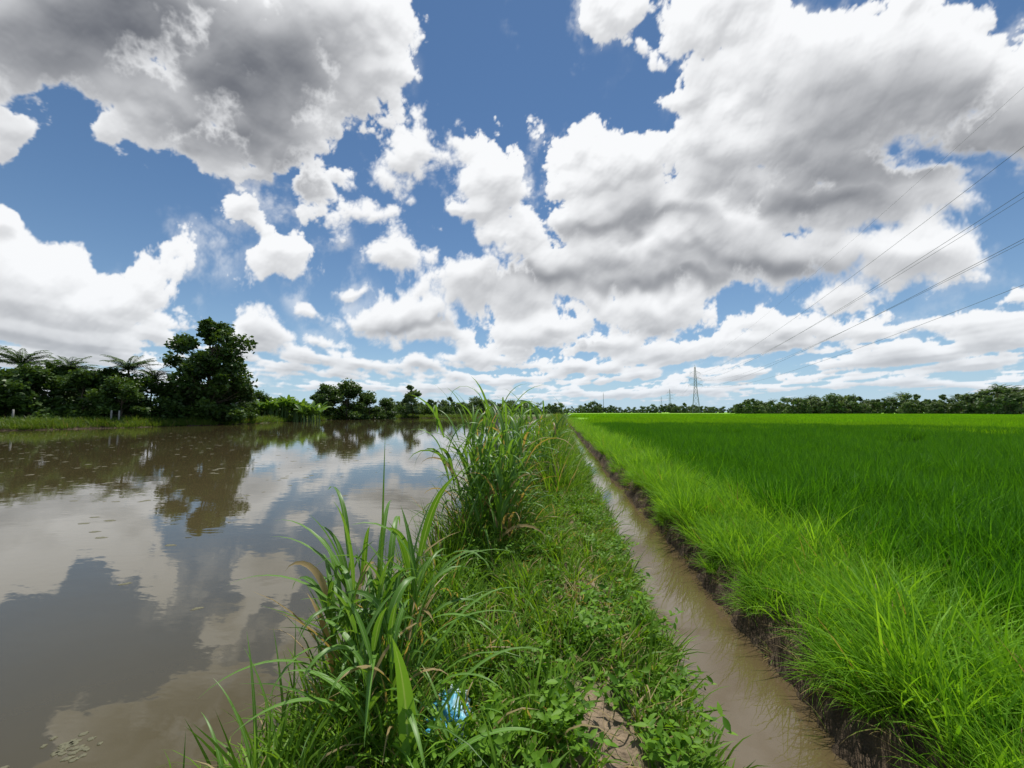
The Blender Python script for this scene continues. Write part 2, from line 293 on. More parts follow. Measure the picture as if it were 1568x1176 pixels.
def scatter(x0,x1,y0,y1,dens,keep=None):
    n=int((x1-x0)*(y1-y0)*dens); P=np.stack([x0+(x1-x0)*rng.random(n),y0+(y1-y0)*rng.random(n)],1); P=P[cull(P)]
    if keep is not None: P=P[keep(P)]
    q=(P-BAG)/np.array([0.08,0.13])+np.array([0,0.45]); P=P[(q**2).sum(1)>1]
    return np.column_stack([P,gz(P[:,0],P[:,1])])
def rz(n,tilt=0.12): return np.column_stack([rng.normal(0,tilt,n),rng.normal(0,tilt,n),rng.random(n)*2*pi])
def put(name,sets,c):
    P=np.concatenate([s[0] for s in sets]); R=np.concatenate([s[1] for s in sets]); S=np.concatenate([s[2] for s in sets]); I=np.concatenate([s[3] for s in sets]); return instancer(name,P,R,S,I,c)
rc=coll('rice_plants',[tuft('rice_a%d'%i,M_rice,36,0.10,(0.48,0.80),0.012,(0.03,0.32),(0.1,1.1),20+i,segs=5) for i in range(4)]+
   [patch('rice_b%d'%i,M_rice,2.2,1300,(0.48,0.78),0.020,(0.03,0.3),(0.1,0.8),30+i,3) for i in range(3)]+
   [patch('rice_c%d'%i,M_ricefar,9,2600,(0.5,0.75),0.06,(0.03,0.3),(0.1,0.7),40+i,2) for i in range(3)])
sets=[]
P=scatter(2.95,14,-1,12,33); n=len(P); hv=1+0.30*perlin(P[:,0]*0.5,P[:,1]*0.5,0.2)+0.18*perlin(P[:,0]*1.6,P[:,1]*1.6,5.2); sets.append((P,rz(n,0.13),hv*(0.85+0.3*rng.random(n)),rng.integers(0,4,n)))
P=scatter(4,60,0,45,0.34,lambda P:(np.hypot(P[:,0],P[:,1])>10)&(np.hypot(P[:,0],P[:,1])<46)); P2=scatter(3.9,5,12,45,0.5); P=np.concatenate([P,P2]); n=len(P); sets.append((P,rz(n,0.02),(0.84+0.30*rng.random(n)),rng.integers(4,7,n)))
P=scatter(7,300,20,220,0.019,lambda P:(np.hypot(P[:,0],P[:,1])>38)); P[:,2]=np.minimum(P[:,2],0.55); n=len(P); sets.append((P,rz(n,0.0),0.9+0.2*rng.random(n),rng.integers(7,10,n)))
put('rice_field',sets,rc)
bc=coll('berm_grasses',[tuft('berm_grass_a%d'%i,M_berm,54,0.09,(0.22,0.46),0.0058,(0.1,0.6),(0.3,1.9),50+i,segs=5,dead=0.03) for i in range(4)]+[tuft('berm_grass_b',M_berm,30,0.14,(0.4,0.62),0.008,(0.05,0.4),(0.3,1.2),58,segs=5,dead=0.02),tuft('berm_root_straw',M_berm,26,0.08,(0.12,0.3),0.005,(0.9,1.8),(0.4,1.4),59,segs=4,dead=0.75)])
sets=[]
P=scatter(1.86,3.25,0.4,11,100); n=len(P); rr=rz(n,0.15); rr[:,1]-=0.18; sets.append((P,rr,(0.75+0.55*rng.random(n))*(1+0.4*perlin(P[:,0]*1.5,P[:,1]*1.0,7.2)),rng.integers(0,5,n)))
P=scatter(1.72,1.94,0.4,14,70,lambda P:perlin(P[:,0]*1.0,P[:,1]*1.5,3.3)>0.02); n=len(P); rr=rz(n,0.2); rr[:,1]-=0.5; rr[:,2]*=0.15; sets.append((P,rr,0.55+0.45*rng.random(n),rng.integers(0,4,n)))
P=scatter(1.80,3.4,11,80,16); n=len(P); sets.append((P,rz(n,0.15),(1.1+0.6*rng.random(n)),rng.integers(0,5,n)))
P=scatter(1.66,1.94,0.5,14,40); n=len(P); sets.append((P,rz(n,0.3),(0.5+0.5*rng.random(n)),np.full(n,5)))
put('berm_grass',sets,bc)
# bank weeds
def weed(name,seed,n=14,h=0.22):
    r=np.random.default_rng(seed); mb=MB()
    for s_ in range(4):
        b=np.array([r.normal(0,0.06),r.normal(0,0.06),0]); az=r.random()*6.28
        Pth=blades(mb,[b],az,h*1.3,0.005,0.4+0.6*r.random(),0.5,0.4,segs=6)[0]
        k=n; ss=np.linspace(0.15,1,k); B=np.stack([np.interp(ss,np.linspace(0,1,7),Pth[:,j]) for j in range(3)],1)
        blades(mb,B,np.arange(k)*2.4+r.random(k),0.032+0.035*r.random(k),0.018+0.013*r.random(k),0.8+0.8*r.random(k),0.5*r.random(k),r.random(k)*0.9,segs=4,cross=3,fold=0.25,shape='ovate',roll=r.normal(0,0.5,k))
    return mb.mesh(name,[M_weed])
wc=coll('bank_plants',[tuft('bank_grass_a%d'%i,M_bank,24,0.09,(0.08,0.25),0.011,(0.2,1.1),(0.3,1.6),60+i,dead=0.09) for i in range(3)]+
  [tuft('bank_grass_b%d'%i,M_bank,22,0.10,(0.25,0.5),0.013,(0.05,0.6),(0.4,1.9),65+i,segs=5,dead=0.08) for i in range(2)]+
  [tuft('bank_grass_tall',M_bank,30,0.16,(0.6,1.15),0.018,(0.03,0.35),(0.2,1.5),68,segs=6,dead=0.06)]+[tuft('bank_straw',M_bank,20,0.12,(0.1,0.3),0.006,(0.9,1.5),(0.1,0.5),77,dead=0.95)]+[weed('bank_weed_a',71),weed('bank_weed_b',72,16,0.26),weed('bank_weed_c',73,10,0.14)])
def pathmask(P,thr): return rng.random(len(P))>pathf(P[:,0],P[:,1])*thr
wmask=lambda P:(perlin(P[:,0]*1.6,P[:,1]*1.1,14.0)>0.0)&pathmask(P,0.85)
sets=[]
def addset(P,lo,hi,s0,s1,tilt=0.15):
    n=len(P); sets.append((P,rz(n,tilt),s0+(s1-s0)*rng.random(n),rng.integers(lo,hi,n)))
addset(scatter(-1.5,0.82,0.6,8,120,lambda P:pathmask(P,0.95)),0,3,0.6,1.25)
addset(scatter(-1.5,0.82,0.6,8,15,lambda P:pathmask(P,1.0)),3,5,0.6,1.1)
addset(scatter(-1.3,0.8,0.6,9,48,wmask),7,10,0.6,1.1)
addset(scatter(0.42,0.78,0.6,9,45,lambda P:perlin(P[:,0],P[:,1]*1.4,4.0)>0),7,10,0.6,1.0)
addset(scatter(-0.4,0.6,0.6,8,24),6,7,0.6,1.2)
addset(scatter(-1.6,-0.85,1.0,9,24),3,5,0.6,1.1)
addset(scatter(-1.5,-0.95,2.6,9,7),5,6,0.6,0.9)
addset(scatter(0.58,0.82,1.0,12,34),0,4,0.5,0.85,0.3)
addset(scatter(-1.5,0.82,8,30,24),3,5,0.9,1.5)
addset(scatter(-1.5,0.1,7,60,5),5,6,0.8,1.2)
addset(scatter(-1.5,0.9,30,130,4),3,6,1.0,1.4)
put('bank_grass',sets,wc)
# hero clumps
def reed(name,loc,nst,rad,hgt,seed,lw=0.035,leafL=(0.5,1.0),dead=0.05,low=0):
    r=np.random.default_rng(seed); mb=MB()
    for i in range(nst):
        a=r.random()*2*pi; rr=rad*np.sqrt(r.random()); b=np.array([cos(a)*rr*0.8,sin(a)*rr*1.3,0]); az=a+r.normal(0,0.8)
        L=hgt*(0.40+0.5*r.random()); 
        P=blades(mb,[b],az,L,0.011,0.03+0.2*r.random(),0.25*r.random(),0.7,segs=7)[0]
        k=r.integers(5,8); ss=np.linspace(0.12,0.98,k); B=np.stack([np.interp(ss,np.linspace(0,1,8),P[:,j]) for j in range(3)],1)
        laz=az+np.arange(k)*pi+r.normal(0,0.5,k); t=np.clip(0.1+0.8*r.random(k),0,1); t=np.where((r.random(k)<dead)|((ss<0.3)&(r.random(k)<dead*4)),2.0,t)
        blades(mb,B,laz,(leafL[0]+(leafL[1]-leafL[0])*r.random(k))*hgt/1.5,lw*(0.7+0.6*r.random(k)),0.15+0.5*r.random(k)*(1.2-ss*0.6),0.5+2.3*r.random(k),t,segs=9,cross=3,fold=0.3,roll=r.normal(0,0.35,k),power=1.8)
    if low:
        a=r.random(low)*2*pi; rr=rad*1.2*np.sqrt(r.random(low)); 
        blades(mb,np.stack([np.cos(a)*rr,np.sin(a)*rr*1.3,0*a],1),a+r.normal(0,.6,low),0.3+0.5*r.random(low),0.014,0.1+0.5*r.random(low),0.4+1.3*r.random(low),np.where(r.random(low)<0.2,2.0,r.random(low)*0.8),segs=6,cross=3,roll=r.normal(0,0.5,low))
    return link(mb.mesh(name,[M_reed]),name,(loc[0],loc[1],float(gz(loc[0],loc[1]))-0.02))
reed('reed_grass_clump',(-1.08,2.45),16,0.30,0.93,101,0.037,(0.65,1.25),0.04,130)
reed('reed_grass_clump',(-0.86,4.9),60,0.46,1.6,102,0.035,(0.4,0.9),0.07,400)
reed('reed_grass_clump',(-0.95,6.4),44,0.45,1.7,103,0.030,(0.4,0.8),0.06,250)
reed('reed_grass_clump',(-0.60,8.4),48,0.6,1.75,104,0.032,(0.4,0.8),0.06,220)
reed('reed_grass_clump',(-0.82,1.95),5,0.12,0.75,105,0.036,(0.55,1.0),0.05,50)
# tall arching single leaves of the near clump
mb=MB()
def hero(x,y,az,L,w,lean,bend,t=0.6,p=2.0): blades(mb,[(x,y,float(gz(x,y)))],az,L,w,lean,bend,t,segs=16,cross=3,fold=0.18,power=p)
hero(-0.63,1.70,-1.62,0.68,0.085,0.03,0.50,1.0,1.2); hero(-0.60,1.7,0.3,0.8,0.034,0.35,1.7); hero(-0.70,1.85,-0.3,0.75,0.03,0.3,1.9)
hero(-1.12,2.4,2.9,1.4,0.038,0.25,1.6,0.8,2.0); hero(-1.08,2.4,1.9,1.5,0.018,0.0,0.12,0.5); hero(-1.1,2.45,3.1,1.25,0.040,0.3,1.4,0.8,2.0)
hero(-1.1,2.35,3.4,1.2,0.036,0.25,1.8,0.8,1.7); hero(-1.0,2.4,0.1,1.2,0.034,0.25,1.7,0.7,2); hero(-0.9,2.1,0.0,0.95,0.03,0.4,1.4,0.7,1.5); hero(-0.95,2.3,-0.4,1.0,0.036,0.3,1.9,0.9,1.6); hero(-1.15,2.2,-2.4,0.9,0.034,0.35,1.9,0.8,1.5)
hero(-1.0,2.2,-1.2,1.0,0.040,0.3,2.2,0.9,1.5); hero(-0.85,1.95,-0.9,0.8,0.038,0.35,2.2,0.9,1.4); hero(-0.75,2.1,0.6,0.95,0.03,0.3,1.8,0.8,1.7); hero(-1.2,2.5,2.6,1.1,0.034,0.4,1.9,0.6,1.6)
hero(-0.55,1.6,0.15,0.62,0.034,0.5,1.5,0.9,1.3); hero(-0.9,2.0,2.7,0.8,0.040,0.3,1.8,0.95,1.4); hero(-0.8,1.8,3.0,0.7,0.036,0.45,1.7,0.9,1.4); hero(-0.9,1.9,-2.5,0.7,0.036,0.4,1.9,0.9,1.4)
hero(-0.48,1.9,-0.6,0.45,0.016,0.3,1.3,0.7,1.4); hero(-0.50,1.85,2.4,0.42,0.016,0.3,1.2,0.8,1.4); hero(-0.42,1.75,2.8,0.42,0.018,0.4,1.4,0.8,1.4)
hero(-1.3,1.9,2.6,0.65,0.014,0.25,0.3); hero(-1.25,1.8,2.9,0.6,0.014,0.35,0.5); hero(-1.35,2.0,2.2,0.7,0.012,0.1,0.3); hero(-1.3,1.7,2.5,0.7,0.016,0.2,0.6); hero(-1.2,1.6,2.9,0.6,0.016,0.3,0.9); hero(-1.25,1.5,2.7,0.5,0.018,0.3,1.2)
link(mb.mesh('reed_grass_arching',[M_reed]),'reed_grass_arching')
# ---------------------------------------------------------------- trees on left shore
def ground_at(px,dep): x,y=W(px,dep); return (x,y,float(gz(x,y))-0.05)
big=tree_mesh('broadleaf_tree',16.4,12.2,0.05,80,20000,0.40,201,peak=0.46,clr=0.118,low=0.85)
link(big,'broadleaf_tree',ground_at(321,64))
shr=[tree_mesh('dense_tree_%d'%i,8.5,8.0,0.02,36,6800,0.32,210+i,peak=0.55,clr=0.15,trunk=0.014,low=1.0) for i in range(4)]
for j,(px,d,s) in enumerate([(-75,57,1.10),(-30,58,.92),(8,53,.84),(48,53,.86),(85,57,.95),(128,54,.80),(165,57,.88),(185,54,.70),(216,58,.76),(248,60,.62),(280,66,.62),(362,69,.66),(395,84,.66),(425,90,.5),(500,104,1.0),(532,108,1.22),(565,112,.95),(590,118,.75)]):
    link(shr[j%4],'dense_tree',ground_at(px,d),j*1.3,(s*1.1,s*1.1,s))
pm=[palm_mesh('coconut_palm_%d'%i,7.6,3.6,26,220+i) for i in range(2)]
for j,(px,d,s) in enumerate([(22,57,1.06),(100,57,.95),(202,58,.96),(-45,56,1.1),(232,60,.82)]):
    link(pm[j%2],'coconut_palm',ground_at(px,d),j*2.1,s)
bn=[banana_mesh('banana_%d'%i,4.6,230+i) for i in range(3)]
P=[];
for px,d in zip(np.linspace(384,485,26),80+10*rng.random(26)): P.append(ground_at(px,d))
P=np.array(P); n=len(P); instancer('banana_grove',P,rz(n,0.05),0.85+0.4*rng.random(n),rng.integers(0,3,n),coll('banana_plants',bn))
bush=[tree_mesh('bush_%d'%i,2.6,3.6,0.0,14,1500,0.22,240+i,leafm=M_tree,clr=0.2,trunk=0.01) for i in range(3)]
P=[ground_at(px,d) for px,d in zip(np.linspace(-90,380,90),np.interp(np.linspace(-90,380,90),[-90,380],[49,76])+5*rng.random(90))]+[ground_at(px,d) for px,d in zip(np.linspace(380,700,46),np.interp(np.linspace(380,700,46),[380,480,700],[80,108,148])+9*rng.random(46))]
P=np.array(P); n=len(P); instancer('shore_bushes',P,rz(n,0),0.6+0.9*rng.random(n),rng.integers(0,3,n),coll('bushes',bush))
# shore grass
aa=np.interp(rng.random(1500),[0,1],[-1.05,-0.02]); Rr=np.interp(aa,_ang,_R)*(1+0.03*perlin(aa*14,0.3,0.7))+0.2+5*rng.random(1500)**1.5
lat=np.sin(aa)*Rr; dep=np.cos(aa)*Rr; P=RT[None]*lat[:,None]+FW[None]*dep[:,None]; P=np.column_stack([P,gz(P[:,0],P[:,1])]); n=len(P)
instancer('shore_grass',P,rz(n),0.5+0.9*rng.random(n),rng.integers(0,2,n),coll('shore_tufts',[tuft('shore_tuft_%d'%i,M_shore,60,0.6,(0.3,0.9),0.04,(0.1,0.6),(0.2,1.2),250+i,dead=0.08) for i in range(2)]))
# distant tree lines
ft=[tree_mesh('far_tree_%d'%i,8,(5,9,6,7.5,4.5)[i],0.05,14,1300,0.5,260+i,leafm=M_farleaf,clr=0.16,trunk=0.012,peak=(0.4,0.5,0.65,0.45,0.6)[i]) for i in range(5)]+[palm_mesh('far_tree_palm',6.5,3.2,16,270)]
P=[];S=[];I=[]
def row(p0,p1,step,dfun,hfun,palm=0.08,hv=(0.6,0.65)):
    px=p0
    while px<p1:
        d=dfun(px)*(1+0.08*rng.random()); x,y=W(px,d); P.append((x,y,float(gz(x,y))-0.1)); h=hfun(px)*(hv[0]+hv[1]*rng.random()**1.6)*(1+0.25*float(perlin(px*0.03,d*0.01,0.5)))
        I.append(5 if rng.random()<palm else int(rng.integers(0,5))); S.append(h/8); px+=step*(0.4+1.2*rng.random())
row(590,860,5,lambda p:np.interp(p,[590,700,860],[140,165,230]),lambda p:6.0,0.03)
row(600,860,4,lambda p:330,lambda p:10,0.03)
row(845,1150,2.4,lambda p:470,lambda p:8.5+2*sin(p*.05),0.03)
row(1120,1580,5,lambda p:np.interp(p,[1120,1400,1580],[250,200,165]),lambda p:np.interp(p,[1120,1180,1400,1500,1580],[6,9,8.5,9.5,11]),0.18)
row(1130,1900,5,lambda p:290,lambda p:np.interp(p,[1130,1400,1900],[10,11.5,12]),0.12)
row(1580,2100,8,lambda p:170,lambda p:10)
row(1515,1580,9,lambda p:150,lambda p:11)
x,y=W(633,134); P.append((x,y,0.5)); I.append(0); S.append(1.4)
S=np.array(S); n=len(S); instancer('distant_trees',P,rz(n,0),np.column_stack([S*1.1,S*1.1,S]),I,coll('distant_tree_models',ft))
# ---------------------------------------------------------------- pylons and wires
M_steel=simplemat('galvanised_steel',(0.20,0.21,0.22),0.6,1,0.1); M_wire=simplemat('wire',(0.08,0.085,0.10),0.6,1,0.1)
def pylon_mesh():
    mb=MB(); H=47
    def hw(z): return np.interp(z,[0,24,32,47],[3.6,1.4,1.1,0.5])
    B=lambda p,q,r: tube(mb,[p,q],[r,r],4)
    cs=[(1,1),(1,-1),(-1,-1),(-1,1)]; lv=[0,7,13,18,22,26,29,32,35,38,41,44,47]
    for a,b in zip(lv[:-1],lv[1:]):
        wa,wb=hw(a),hw(b)
        for i in range(4):
            c=cs[i];d=cs[(i+1)%4]
            B((c[0]*wa,c[1]*wa,a),(c[0]*wb,c[1]*wb,b),0.13)
            B((c[0]*wa,c[1]*wa,a),(d[0]*wb,d[1]*wb,b),0.07); B((d[0]*wa,d[1]*wa,a),(c[0]*wb,c[1]*wb,b),0.07); B((c[0]*wb,c[1]*wb,b),(d[0]*wb,d[1]*wb,b),0.07)
    for z,wd in ((29,6.2),(35,5.4),(41,4.6)):
        w=hw(z)
        for s in (-1,1):
            for t in (-1,1): B((s*w,t*w,z),(s*wd,0,z),0.10); B((s*w,t*w,z+2.0),(s*wd,0,z),0.08)
            B((s*wd,0,z),(s*wd,0,z-1.8),0.10)
    B((0,0,47),(0,0,49),0.12)
    return mb.mesh('pylon',[M_steel],False)
pm_=pylon_mesh()
def cw(lat,dep): v=RT*lat+FW*dep; return np.array([v[0],v[1]])
T=[cw(52-6.6,-20),cw(184,400),cw(316,800),cw(448,1200)]
yaw=math.atan2((T[1]-T[0])[1],(T[1]-T[0])[0])-pi/2
pyl=[link(pm_,'transmission_tower',(t[0],t[1],0.2),yaw) for t in T]
x,y=W(924,520); 
mb=MB(); tube(mb,[(0,0,0),(0,0,14),(0,0,27)],[0.35,0.28,0.15],8); tube(mb,[(-1.2,0,24),(1.2,0,24)],[0.12,0.12],4); link(mb.mesh('radio_mast',[M_steel]),'radio_mast',(x,y,0.3))
mb=MB(); rt=np.array([cos(yaw),sin(yaw)])
for a,b in zip(T[:-1],T[1:]):
    for z,wd in ((27.2,6.2),(33.2,5.4),(39.2,4.6),(49,0)):
        for s in ((-1,1) if wd else (0,)):
            p=a+rt*s*wd; q=b+rt*s*wd; t=np.linspace(0,1,60); sag=(9.5 if wd else 6.5)*4*t*(1-t)
            pts=np.column_stack([p[0]+(q[0]-p[0])*t,p[1]+(q[1]-p[1])*t,z+0.2-sag]); tube(mb,pts,0.032 if wd else 0.018,4)
link(mb.mesh('power_lines',[M_wire]),'power_lines')
# ---------------------------------------------------------------- posts, stake, bag, floating bits
M_conc=simplemat('weathered_concrete',(0.30,0.29,0.26),0.85,9,0.25,0.3)
def post_mesh(h,r,mat,nm,sides=6):
    mb=MB(); tube(mb,[(0,0,-.3),(0.01,0,h*0.5),(0.0,0.01,h-0.02),(0,0.01,h),(0,0.01,h+0.01)],[r,r*0.95,r*0.9,r*0.6,0.001],sides); return mb.mesh(nm,[mat])
pmesh=post_mesh(1.7,0.12,M_conc,'fence_post',4)
for px,d in ((22,47),(172,52),(184,52.5)): link(pmesh,'fence_post',ground_at(px,d),0.4)
M_wood=simplemat('weathered_wood',(0.30,0.27,0.22),0.85,12,0.3,0.3)
link(post_mesh(1.66,0.03,M_wood,'wooden_stake',7),'wooden_stake',(-0.88,5.6,float(gz(-0.88,5.6))))
# crumpled plastic bag
m,n,l=newmat('plastic_bag'); out=n.new('ShaderNodeOutputMaterial'); pb=n.new('ShaderNodeBsdfPrincipled'); tc=n.new('ShaderNodeTexCoord'); wv=n.new('ShaderNodeTexNoise'); wv.inputs['Scale'].default_value=9; wv.inputs['Detail'].default_value=0.5; l.new(tc.outputs['Object'],wv.inputs['Vector'])
cr=n.new('ShaderNodeValToRGB'); e=cr.color_ramp.elements; e[0].position=0.46; e[0].color=(0.05,0.30,0.50,1); e[1].position=0.64; e[1].color=(0.48,0.60,0.64,1); x_=e.new(0.55); x_.color=(0.14,0.44,0.60,1); l.new(wv.outputs[0],cr.inputs[0]); l.new(cr.outputs[0],pb.inputs['Base Color']); pb.inputs['Roughness'].default_value=0.4; l.new(pb.outputs[0],out.inputs[0])
mb=MB(); nu,nv=90,60; U,V=np.meshgrid(np.linspace(0,2*pi,nu),np.linspace(0.05,pi-0.05,nv)); dx,dy,dz=np.sin(V)*np.cos(U),np.sin(V)*np.sin(U),np.cos(V)
rr=0.75+0.8*np.abs(perlin(dx*2.2+3,dy*2.2,dz*2.2))+0.35*np.abs(perlin(dx*4.5,dy*4.5,dz*4.5))+0.12*np.abs(perlin(dx*9,dy*9,dz*9))
i=(np.arange(nv-1)[:,None]*nu+np.arange(nu-1)[None]).reshape(-1)
mb.add(np.stack([dx*rr*0.095,dy*rr*0.17,dz*rr*0.065+0.02],-1).reshape(-1,3),np.stack([i,i+1,i+1+nu,i+nu],1),0.5)
link(mb.mesh('plastic_bag',[m],True),'plastic_bag',(BAG[0],BAG[1],float(gz(*BAG))+0.03),0.25)
M_alg=simplemat('floating_algae',(0.13,0.125,0.075),0.7,60,0.5,0.3)
mb=MB()
def blob(x,y,rx,ry,seed,a0=0):
    r=np.random.default_rng(seed); k=48; th=np.linspace(0,2*pi,k,endpoint=False); rad=1+0.45*perlin(np.cos(th)*1.5+seed,np.sin(th)*1.5,0.3)+0.5*perlin(np.cos(th)*5,np.sin(th)*5,seed*1.7)
    ring=[]
    for f,z in ((0.02,0.004),(0.5,0.004),(0.85,0.0035),(1,0.001)):
        xx=np.cos(th)*rad*rx*f; yy=np.sin(th)*rad*ry*f; ring.append(np.stack([x+xx*cos(a0)-yy*sin(a0),y+xx*sin(a0)+yy*cos(a0),np.full(k,z)],1))
    q=[(a*k+j,a*k+(j+1)%k,(a+1)*k+(j+1)%k,(a+1)*k+j) for a in range(3) for j in range(k)]
    mb.add(np.concatenate(ring),q,0.5)
bl_=[(148,1108,.045,.03,1),(320,920,.05,.03,4),(470,1010,.05,.03,5),(210,885,.06,.03,6)]
for j in range(26): bl_.append((145+rng.normal(0,17),1112+rng.normal(0,10)-0.0,.022*(0.5+rng.random()),.014,20+j))
for j in range(26): bl_.append((62+rng.normal(0,22),1162+rng.normal(0,8),.022*(0.5+rng.random()),.014,50+j))
for px,py,rx,ry,s in bl_:
    d=CAMZ*F/(py-631); x,y=W(px,d); blob(x,y,rx,ry,s,0.6)
for i in range(620):
    d=9+29*rng.random()**0.8; px=-100+700*rng.random()**1.3; x,y=W(px,d); s=0.02+0.07*rng.random()**2; blob(x,y,s*1.3,s,10+i,rng.random()*6)
for i in range(16):
    d=6+6*rng.random(); px=30+290*rng.random(); x,y=W(px,d); blob(x,y,0.08,0.04,500+i,0.2)
link(mb.mesh('floating_algae',[M_alg]),'floating_algae')
# ---------------------------------------------------------------- clouds on the sky dome
tmax=math.tan(radians(62)); NF=1400; azf=np.arctan(np.linspace(-tmax,tmax,NF)); azc=np.radians(np.arange(63,298,1.0)); AZ=np.concatenate([azf,azc,[azf[0]+2*pi]])
ELr=np.radians(np.linspace(-0.6,60,600)); NA,NE=len(AZ),len(ELr)
az,el=np.meshgrid(AZ.astype(np.float32),ELr.astype(np.float32))
dx=np.cos(el)*np.sin(az);dy=np.cos(el)*np.cos(az);dz=np.sin(el)
dep=dy*cos(PITCH)+dz*sin(PITCH); up=dz*cos(PITCH)-dy*sin(PITCH); ok=dep>0.2; dd=np.where(ok,dep,0.2)
px=784+F*dx/dd; py=588-F*up/dd
eld=np.degrees(el)
hz=sstep(1.5,22,eld)
zs=1.0+0.5*(1-hz)
def N(f,o,flat=True): return perlin(dx*f+o,dy*f+o*1.7,dz*f*(zs if flat else 1)+o*0.3)
def boxblur(a,r,axis,it=2):
    for _ in range(it):
        p=np.concatenate([np.repeat(np.take(a,[0],axis),r+1,axis),a,np.repeat(np.take(a,[-1],axis),r,axis)],axis)
        c=np.cumsum(p,axis,dtype=np.float64); nA=a.shape[axis]
        a=((np.take(c,np.arange(2*r+1,2*r+1+nA),axis)-np.take(c,np.arange(0,nA),axis))/(2*r+1)).astype(np.float32)
    return a
def blurxy(a,rx,ry,it=2):
    a=boxblur(a,ry,0,it) if ry else a
    if rx: a=a.copy(); a[:,:NF]=boxblur(a[:,:NF],rx,1,it)
    return a
wx=N(4,11)+0.5*N(9,12)+0.35*N(20,13)+0.2*N(42,14); wy=N(4,21)+0.5*N(9,22)+0.35*N(20,23)+0.2*N(42,24)
wa=10+28*hz; pxw=px+wx*wa*1.35; pyw=py+wy*wa
def blobs(L,k=11):
    acc=np.zeros_like(px)
    for b in L:
        cx,cy,rx,ry=b[:4]; q=np.sqrt(((pxw-cx)/rx)**2+((pyw-cy)/ry)**2); v=np.clip((1-q)*min(max(min(rx,ry)/50,0.62),1.6),-0.9,1.2); acc+=np.exp(k*v)
    return np.log(acc+1e-9)/k-0.03
cover=[(150,40,290,130),(380,70,190,110),(540,50,100,75),(420,180,150,80),(505,262,50,52),(300,215,110,45),(250,150,180,60),(560,130,78,65),(590,190,50,30),(60,90,120,62),
(15,205,48,40),(160,215,32,24),(655,228,92,60),(520,325,76,28),(372,262,48,24),(430,398,78,46),(372,320,34,32),(610,376,58,29),(758,285,50,42),(720,318,50,20),(480,480,26,11),(540,440,28,13),(365,345,28,22),(395,360,30,18),
(50,450,120,85),(150,480,125,60),(240,445,42,54),(15,350,46,42),(130,540,190,45),(250,505,60,42),(-80,440,120,120),
(398,508,40,40),(480,532,64,22),(440,562,100,22),
(620,480,98,32),(730,430,105,56),(815,360,88,60),(860,420,90,50),(940,250,92,78),(905,212,52,40),(960,330,130,80),(1090,250,120,110),(1250,170,220,150),(1400,110,240,140),(1300,290,200,66),(1120,370,200,65),(960,410,160,56),(1200,400,130,48),(940,15,80,56),(960,70,26,34),(1110,40,130,80),(1060,150,70,70),(1560,190,100,60),(1490,210,90,60),(1700,150,200,150),(800,440,100,45),(1090,430,130,40),
(1395,398,135,44),(1290,462,66,32),(1340,430,60,24),(1540,508,95,32),(1500,555,130,18),(1660,470,100,50),
(845,505,110,32),(1010,480,130,36),(690,515,80,20),(1060,535,120,24),(890,562,140,16),(1200,515,130,28),(1350,540,110,22),(640,560,80,14),(760,582,110,12),(1130,575,130,13),(1300,582,140,13),(760,535,60,18),(980,598,200,8),(1450,592,170,9),(560,592,100,8),(150,592,200,14),(940,535,60,16),(1240,560,60,12),(700,598,80,7)]
front=blobs(cover)
backf=1.3*N(1.6,5)+0.7*N(3.5,6)+0.02
azr=np.degrees(np.abs(((az+pi)%(2*pi))-pi))
wb=sstep(56,68,azr); hf=front*(1-wb)+backf*wb
# low cumulus rows seen in perspective near the horizon
cu,cv=dx/(dz+0.07),dy/(dz+0.07)
rows=perlin(cu*2.0,cv*1.1,3.3)+0.7*perlin(cu*4.6,cv*2.5,6.3)
rw=(1-sstep(6,14,eld))*sstep(0.3,1.4,eld)
hf=np.maximum(hf,-0.75)+rw*(0.62*rows+0.10)
amp=0.38+0.20*hz
def bill(f0,o,octs,pers=0.55):
    s=0;a=1;tot=0
    for i in range(octs):
        s=s+a*(np.abs(N(f0*2.03**i,o+3.1*i))*2.2-0.5); tot+=a; a*=pers
    s=s/tot*1.9; return s-s.mean()
bl_lo=bill(6,31,6,0.66); bl_hi=bill(17,51,5,0.62)
bl=bl_lo*hz+bl_hi*(1-hz)
fb=0;a_=1
for i in range(6): fb=fb+a_*N(7*2.1**i,70+i); a_*=0.62
h=hf+amp*(0.90*bl+0.46*fb)
topside=1/(1+np.exp(blurxy(np.gradient(hf,axis=0),4,4)/0.004))   # 1 on upper flanks
soft_=sstep(-0.1,0.5,N(3,61)+0.5*N(8,62))
edge=0.18-0.08*topside+0.24*soft_
alpha=sstep(-0.06,edge,h)
wisp=sstep(0.0,0.5,N(5,97)+0.3*N(12,98)+0.25)
alpha=np.maximum(alpha,0.55*sstep(-0.5,0.06,h)*sstep(-0.15,0.6,fb)*wisp)
# light from above: optical depth integrated upward
de=np.degrees(ELr[1]-ELr[0])
dens=blurxy(np.clip(h+0.05,0,1.1)*sstep(-0.02,0.15,h),2,0,1); tau=np.zeros_like(h); acc=np.zeros(NA,np.float32)
for j in range(NE-1,-1,-1):
    Ls=0.5+2.6*float(sstep(2,28,np.degrees(ELr[j])))
    acc=acc*math.exp(-de/Ls)+dens[j]*de/Ls; tau[j]=acc
tau=0.65*blurxy(tau,12,5)+0.35*blurxy(tau,4,2)
lum=0.44+0.56*np.exp(-1.6*np.maximum(tau-0.18,0))
gel=np.gradient(h,axis=0); gaz=np.gradient(h,axis=1)
g1=blurxy(gel-0.35*gaz,1,1,1); rel=np.tanh(-g1/(np.std(g1)*1.8))
g2=blurxy(gel,6,6,1); rel2=np.tanh(-g2/(np.std(g2)*1.3))
relief=0.40*rel+0.60*rel2
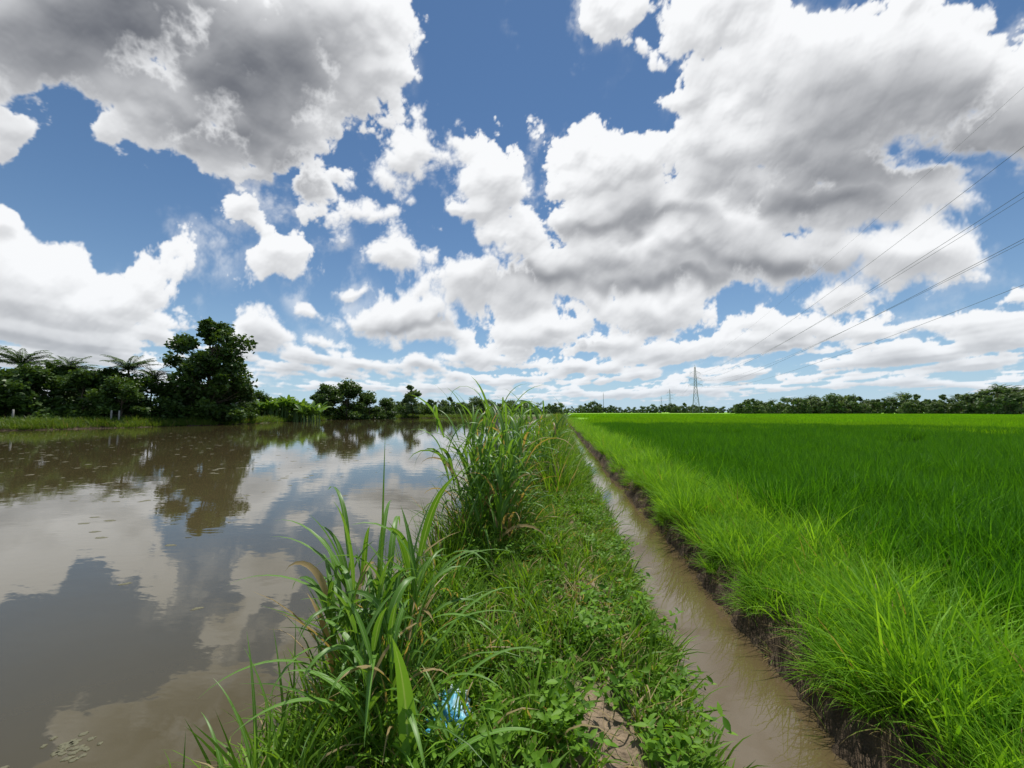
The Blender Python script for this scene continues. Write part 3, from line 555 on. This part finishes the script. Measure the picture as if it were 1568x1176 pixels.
thin=np.exp(-np.clip(h,0,2)*4.5); lum=lum*(1-0.6*thin)+0.93*0.6*thin
shade=[(180,50,270,115,1.15),(400,110,135,100,1.08),(330,190,120,48,.95),(470,240,62,62,.85),(40,60,150,70,.95),(1400,255,190,44,.95),(1530,190,110,80,.75),(1270,292,130,30,.9),(1190,415,130,22,.85),(850,425,80,20,.85),(1010,345,90,16,.6),(1350,150,130,75,.5),(940,352,70,16,.6),(1040,440,120,15,.75),(640,502,80,9,.65),(870,530,90,8,.5),(1480,235,120,44,.6),(1050,400,60,14,.5),(1230,220,90,40,.3),(1000,505,100,7,.4),(1200,535,90,6,.4)]
bright=[(900,230,60,60),(1100,50,150,60),(570,90,60,80),(655,215,80,45),(1000,210,80,50),(760,385,80,40),(1160,90,100,60),(860,320,70,34),(240,440,50,50),(60,410,130,70),(150,470,110,40),(610,465,90,20),(1130,325,80,22),(530,315,60,30),(1110,180,80,60),(940,20,70,50),(1000,385,90,18),(430,385,60,40),(1390,385,120,26),(1200,480,120,18),(850,490,100,16),(1010,465,120,16),(1330,60,140,40)]
SH=np.zeros_like(px)
for cx,cy,rx,ry,a_ in shade: SH=np.maximum(SH,a_*np.exp(-1.1*(((pxw-cx)/rx)**2+((pyw-cy)/ry)**2)**1.2))
BR=np.zeros_like(px)
for cx,cy,rx,ry in bright: BR=np.maximum(BR,np.exp(-1.1*(((pxw-cx)/rx)**2+((pyw-cy)/ry)**2)**1.2))
SH=SH*(1-wb)*sstep(0.0,0.55,h+0.22*fb+0.15*bl); BR=BR*(1-wb)*(1-0.7*np.minimum(SH,1))
lum=lum+(0.98-lum)*BR*0.76
lum=lum*(1-0.60*SH)
lit=1-0.75*np.minimum(SH,1)
lum=lum*(1+0.19*relief*lit*np.where(relief<0,1.2,0.7))+0.05*relief*SH+0.08*blurxy(bl,1,1,1)*lit
lum=np.clip(lum+0.03*blurxy(fb,2,2,1),0.12,1.0)
dark=np.array([0.135,0.145,0.17]); white=np.array([0.96,0.97,0.985])
t=np.clip((lum-0.12)/0.88,0,1)[...,None]**1.12
col=dark+(white-dark)*t
haze=np.array([0.48,0.66,0.87]); hw=(0.82*np.exp(-np.clip(eld,0,90)/7.5))
hc=0.55*np.exp(-np.clip(eld,0,90)/4.5)[...,None]; hcol=np.array([0.66,0.77,0.89])
col=col*(1-hc)+hcol*hc
al2=alpha*0.99
alt=al2+(1-al2)*hw
col=(col*al2[...,None]+haze*((1-al2)*hw)[...,None])/np.maximum(alt,1e-4)[...,None]
alt=alt*(1-sstep(55,59.5,eld))
Rd=6000.0
wxyz=np.stack([(dx*RT[0]+dy*FW[0])*Rd,(dx*RT[1]+dy*FW[1])*Rd,dz*Rd],-1)
mb=MB(); i=(np.arange(NE-1)[:,None]*NA+np.arange(NA-1)[None]).reshape(-1)
mb.add(wxyz.reshape(-1,3),np.stack([i,i+1,i+1+NA,i+NA],1),0.5)
me=mb.mesh('sky',[]); ca=me.attributes.new('ccol','FLOAT_COLOR','POINT'); ca.data.foreach_set('color',np.concatenate([col,alt[...,None]],-1).astype(np.float32).ravel())
m,n,l=newmat('sky_clouds'); out=n.new('ShaderNodeOutputMaterial'); a=attr(n,'ccol'); em=n.new('ShaderNodeEmission'); l.new(a.outputs['Color'],em.inputs[0]); tr=n.new('ShaderNodeBsdfTransparent'); ms=n.new('ShaderNodeMixShader'); l.new(a.outputs['Alpha'],ms.inputs[0]); l.new(tr.outputs[0],ms.inputs[1]); l.new(em.outputs[0],ms.inputs[2]); l.new(ms.outputs[0],out.inputs[0])
m.cycles.emission_sampling='NONE'
me.materials.append(m); link(me,'sky',(0,0,0))
# ---------------------------------------------------------------- light, world, camera
SE=radians(68); SAz=A*-1+radians(12)   # azimuth clockwise from +Y
d=np.array([sin(SAz)*cos(SE),cos(SAz)*cos(SE),sin(SE)])
ld=bpy.data.lights.new('sun','SUN'); ld.energy=4.7; ld.angle=radians(0.53); ld.color=(1,0.96,0.89); lo=bpy.data.objects.new('sun',ld); scene.collection.objects.link(lo)
from mathutils import Vector
lo.rotation_euler=Vector(d).to_track_quat('Z','Y').to_euler(); lo.location=(0,0,50)
w=bpy.data.worlds.new('World'); scene.world=w; w.use_nodes=True; n=w.node_tree.nodes; l=w.node_tree.links; n.clear()
st=n.new('ShaderNodeTexSky'); st.sky_type='NISHITA'; st.sun_disc=False; st.sun_elevation=SE; st.sun_rotation=SAz; st.dust_density=0.05; st.air_density=1.0; st.ozone_density=2.6
mx=n.new('ShaderNodeMix'); mx.data_type='RGBA'; mx.blend_type='MULTIPLY'; mx.inputs[0].default_value=1; mx.inputs[7].default_value=(0.80,0.97,1.06,1); l.new(st.outputs[0],mx.inputs[6])
bg=n.new('ShaderNodeBackground'); bg.inputs[1].default_value=0.083; wo=n.new('ShaderNodeOutputWorld'); l.new(mx.outputs[2],bg.inputs[0]); l.new(bg.outputs[0],wo.inputs[0])
cd=bpy.data.cameras.new('camera'); cam=bpy.data.objects.new('camera',cd); scene.collection.objects.link(cam); cam.location=(0,0,CAMZ); cam.rotation_euler=(pi/2+PITCH,0,A)
cd.sensor_width=36; cd.lens=18/(784/F); cd.clip_start=0.05; cd.clip_end=20000; scene.camera=cam
scene.view_settings.view_transform='Standard'; scene.view_settings.look='None'; scene.view_settings.exposure=0
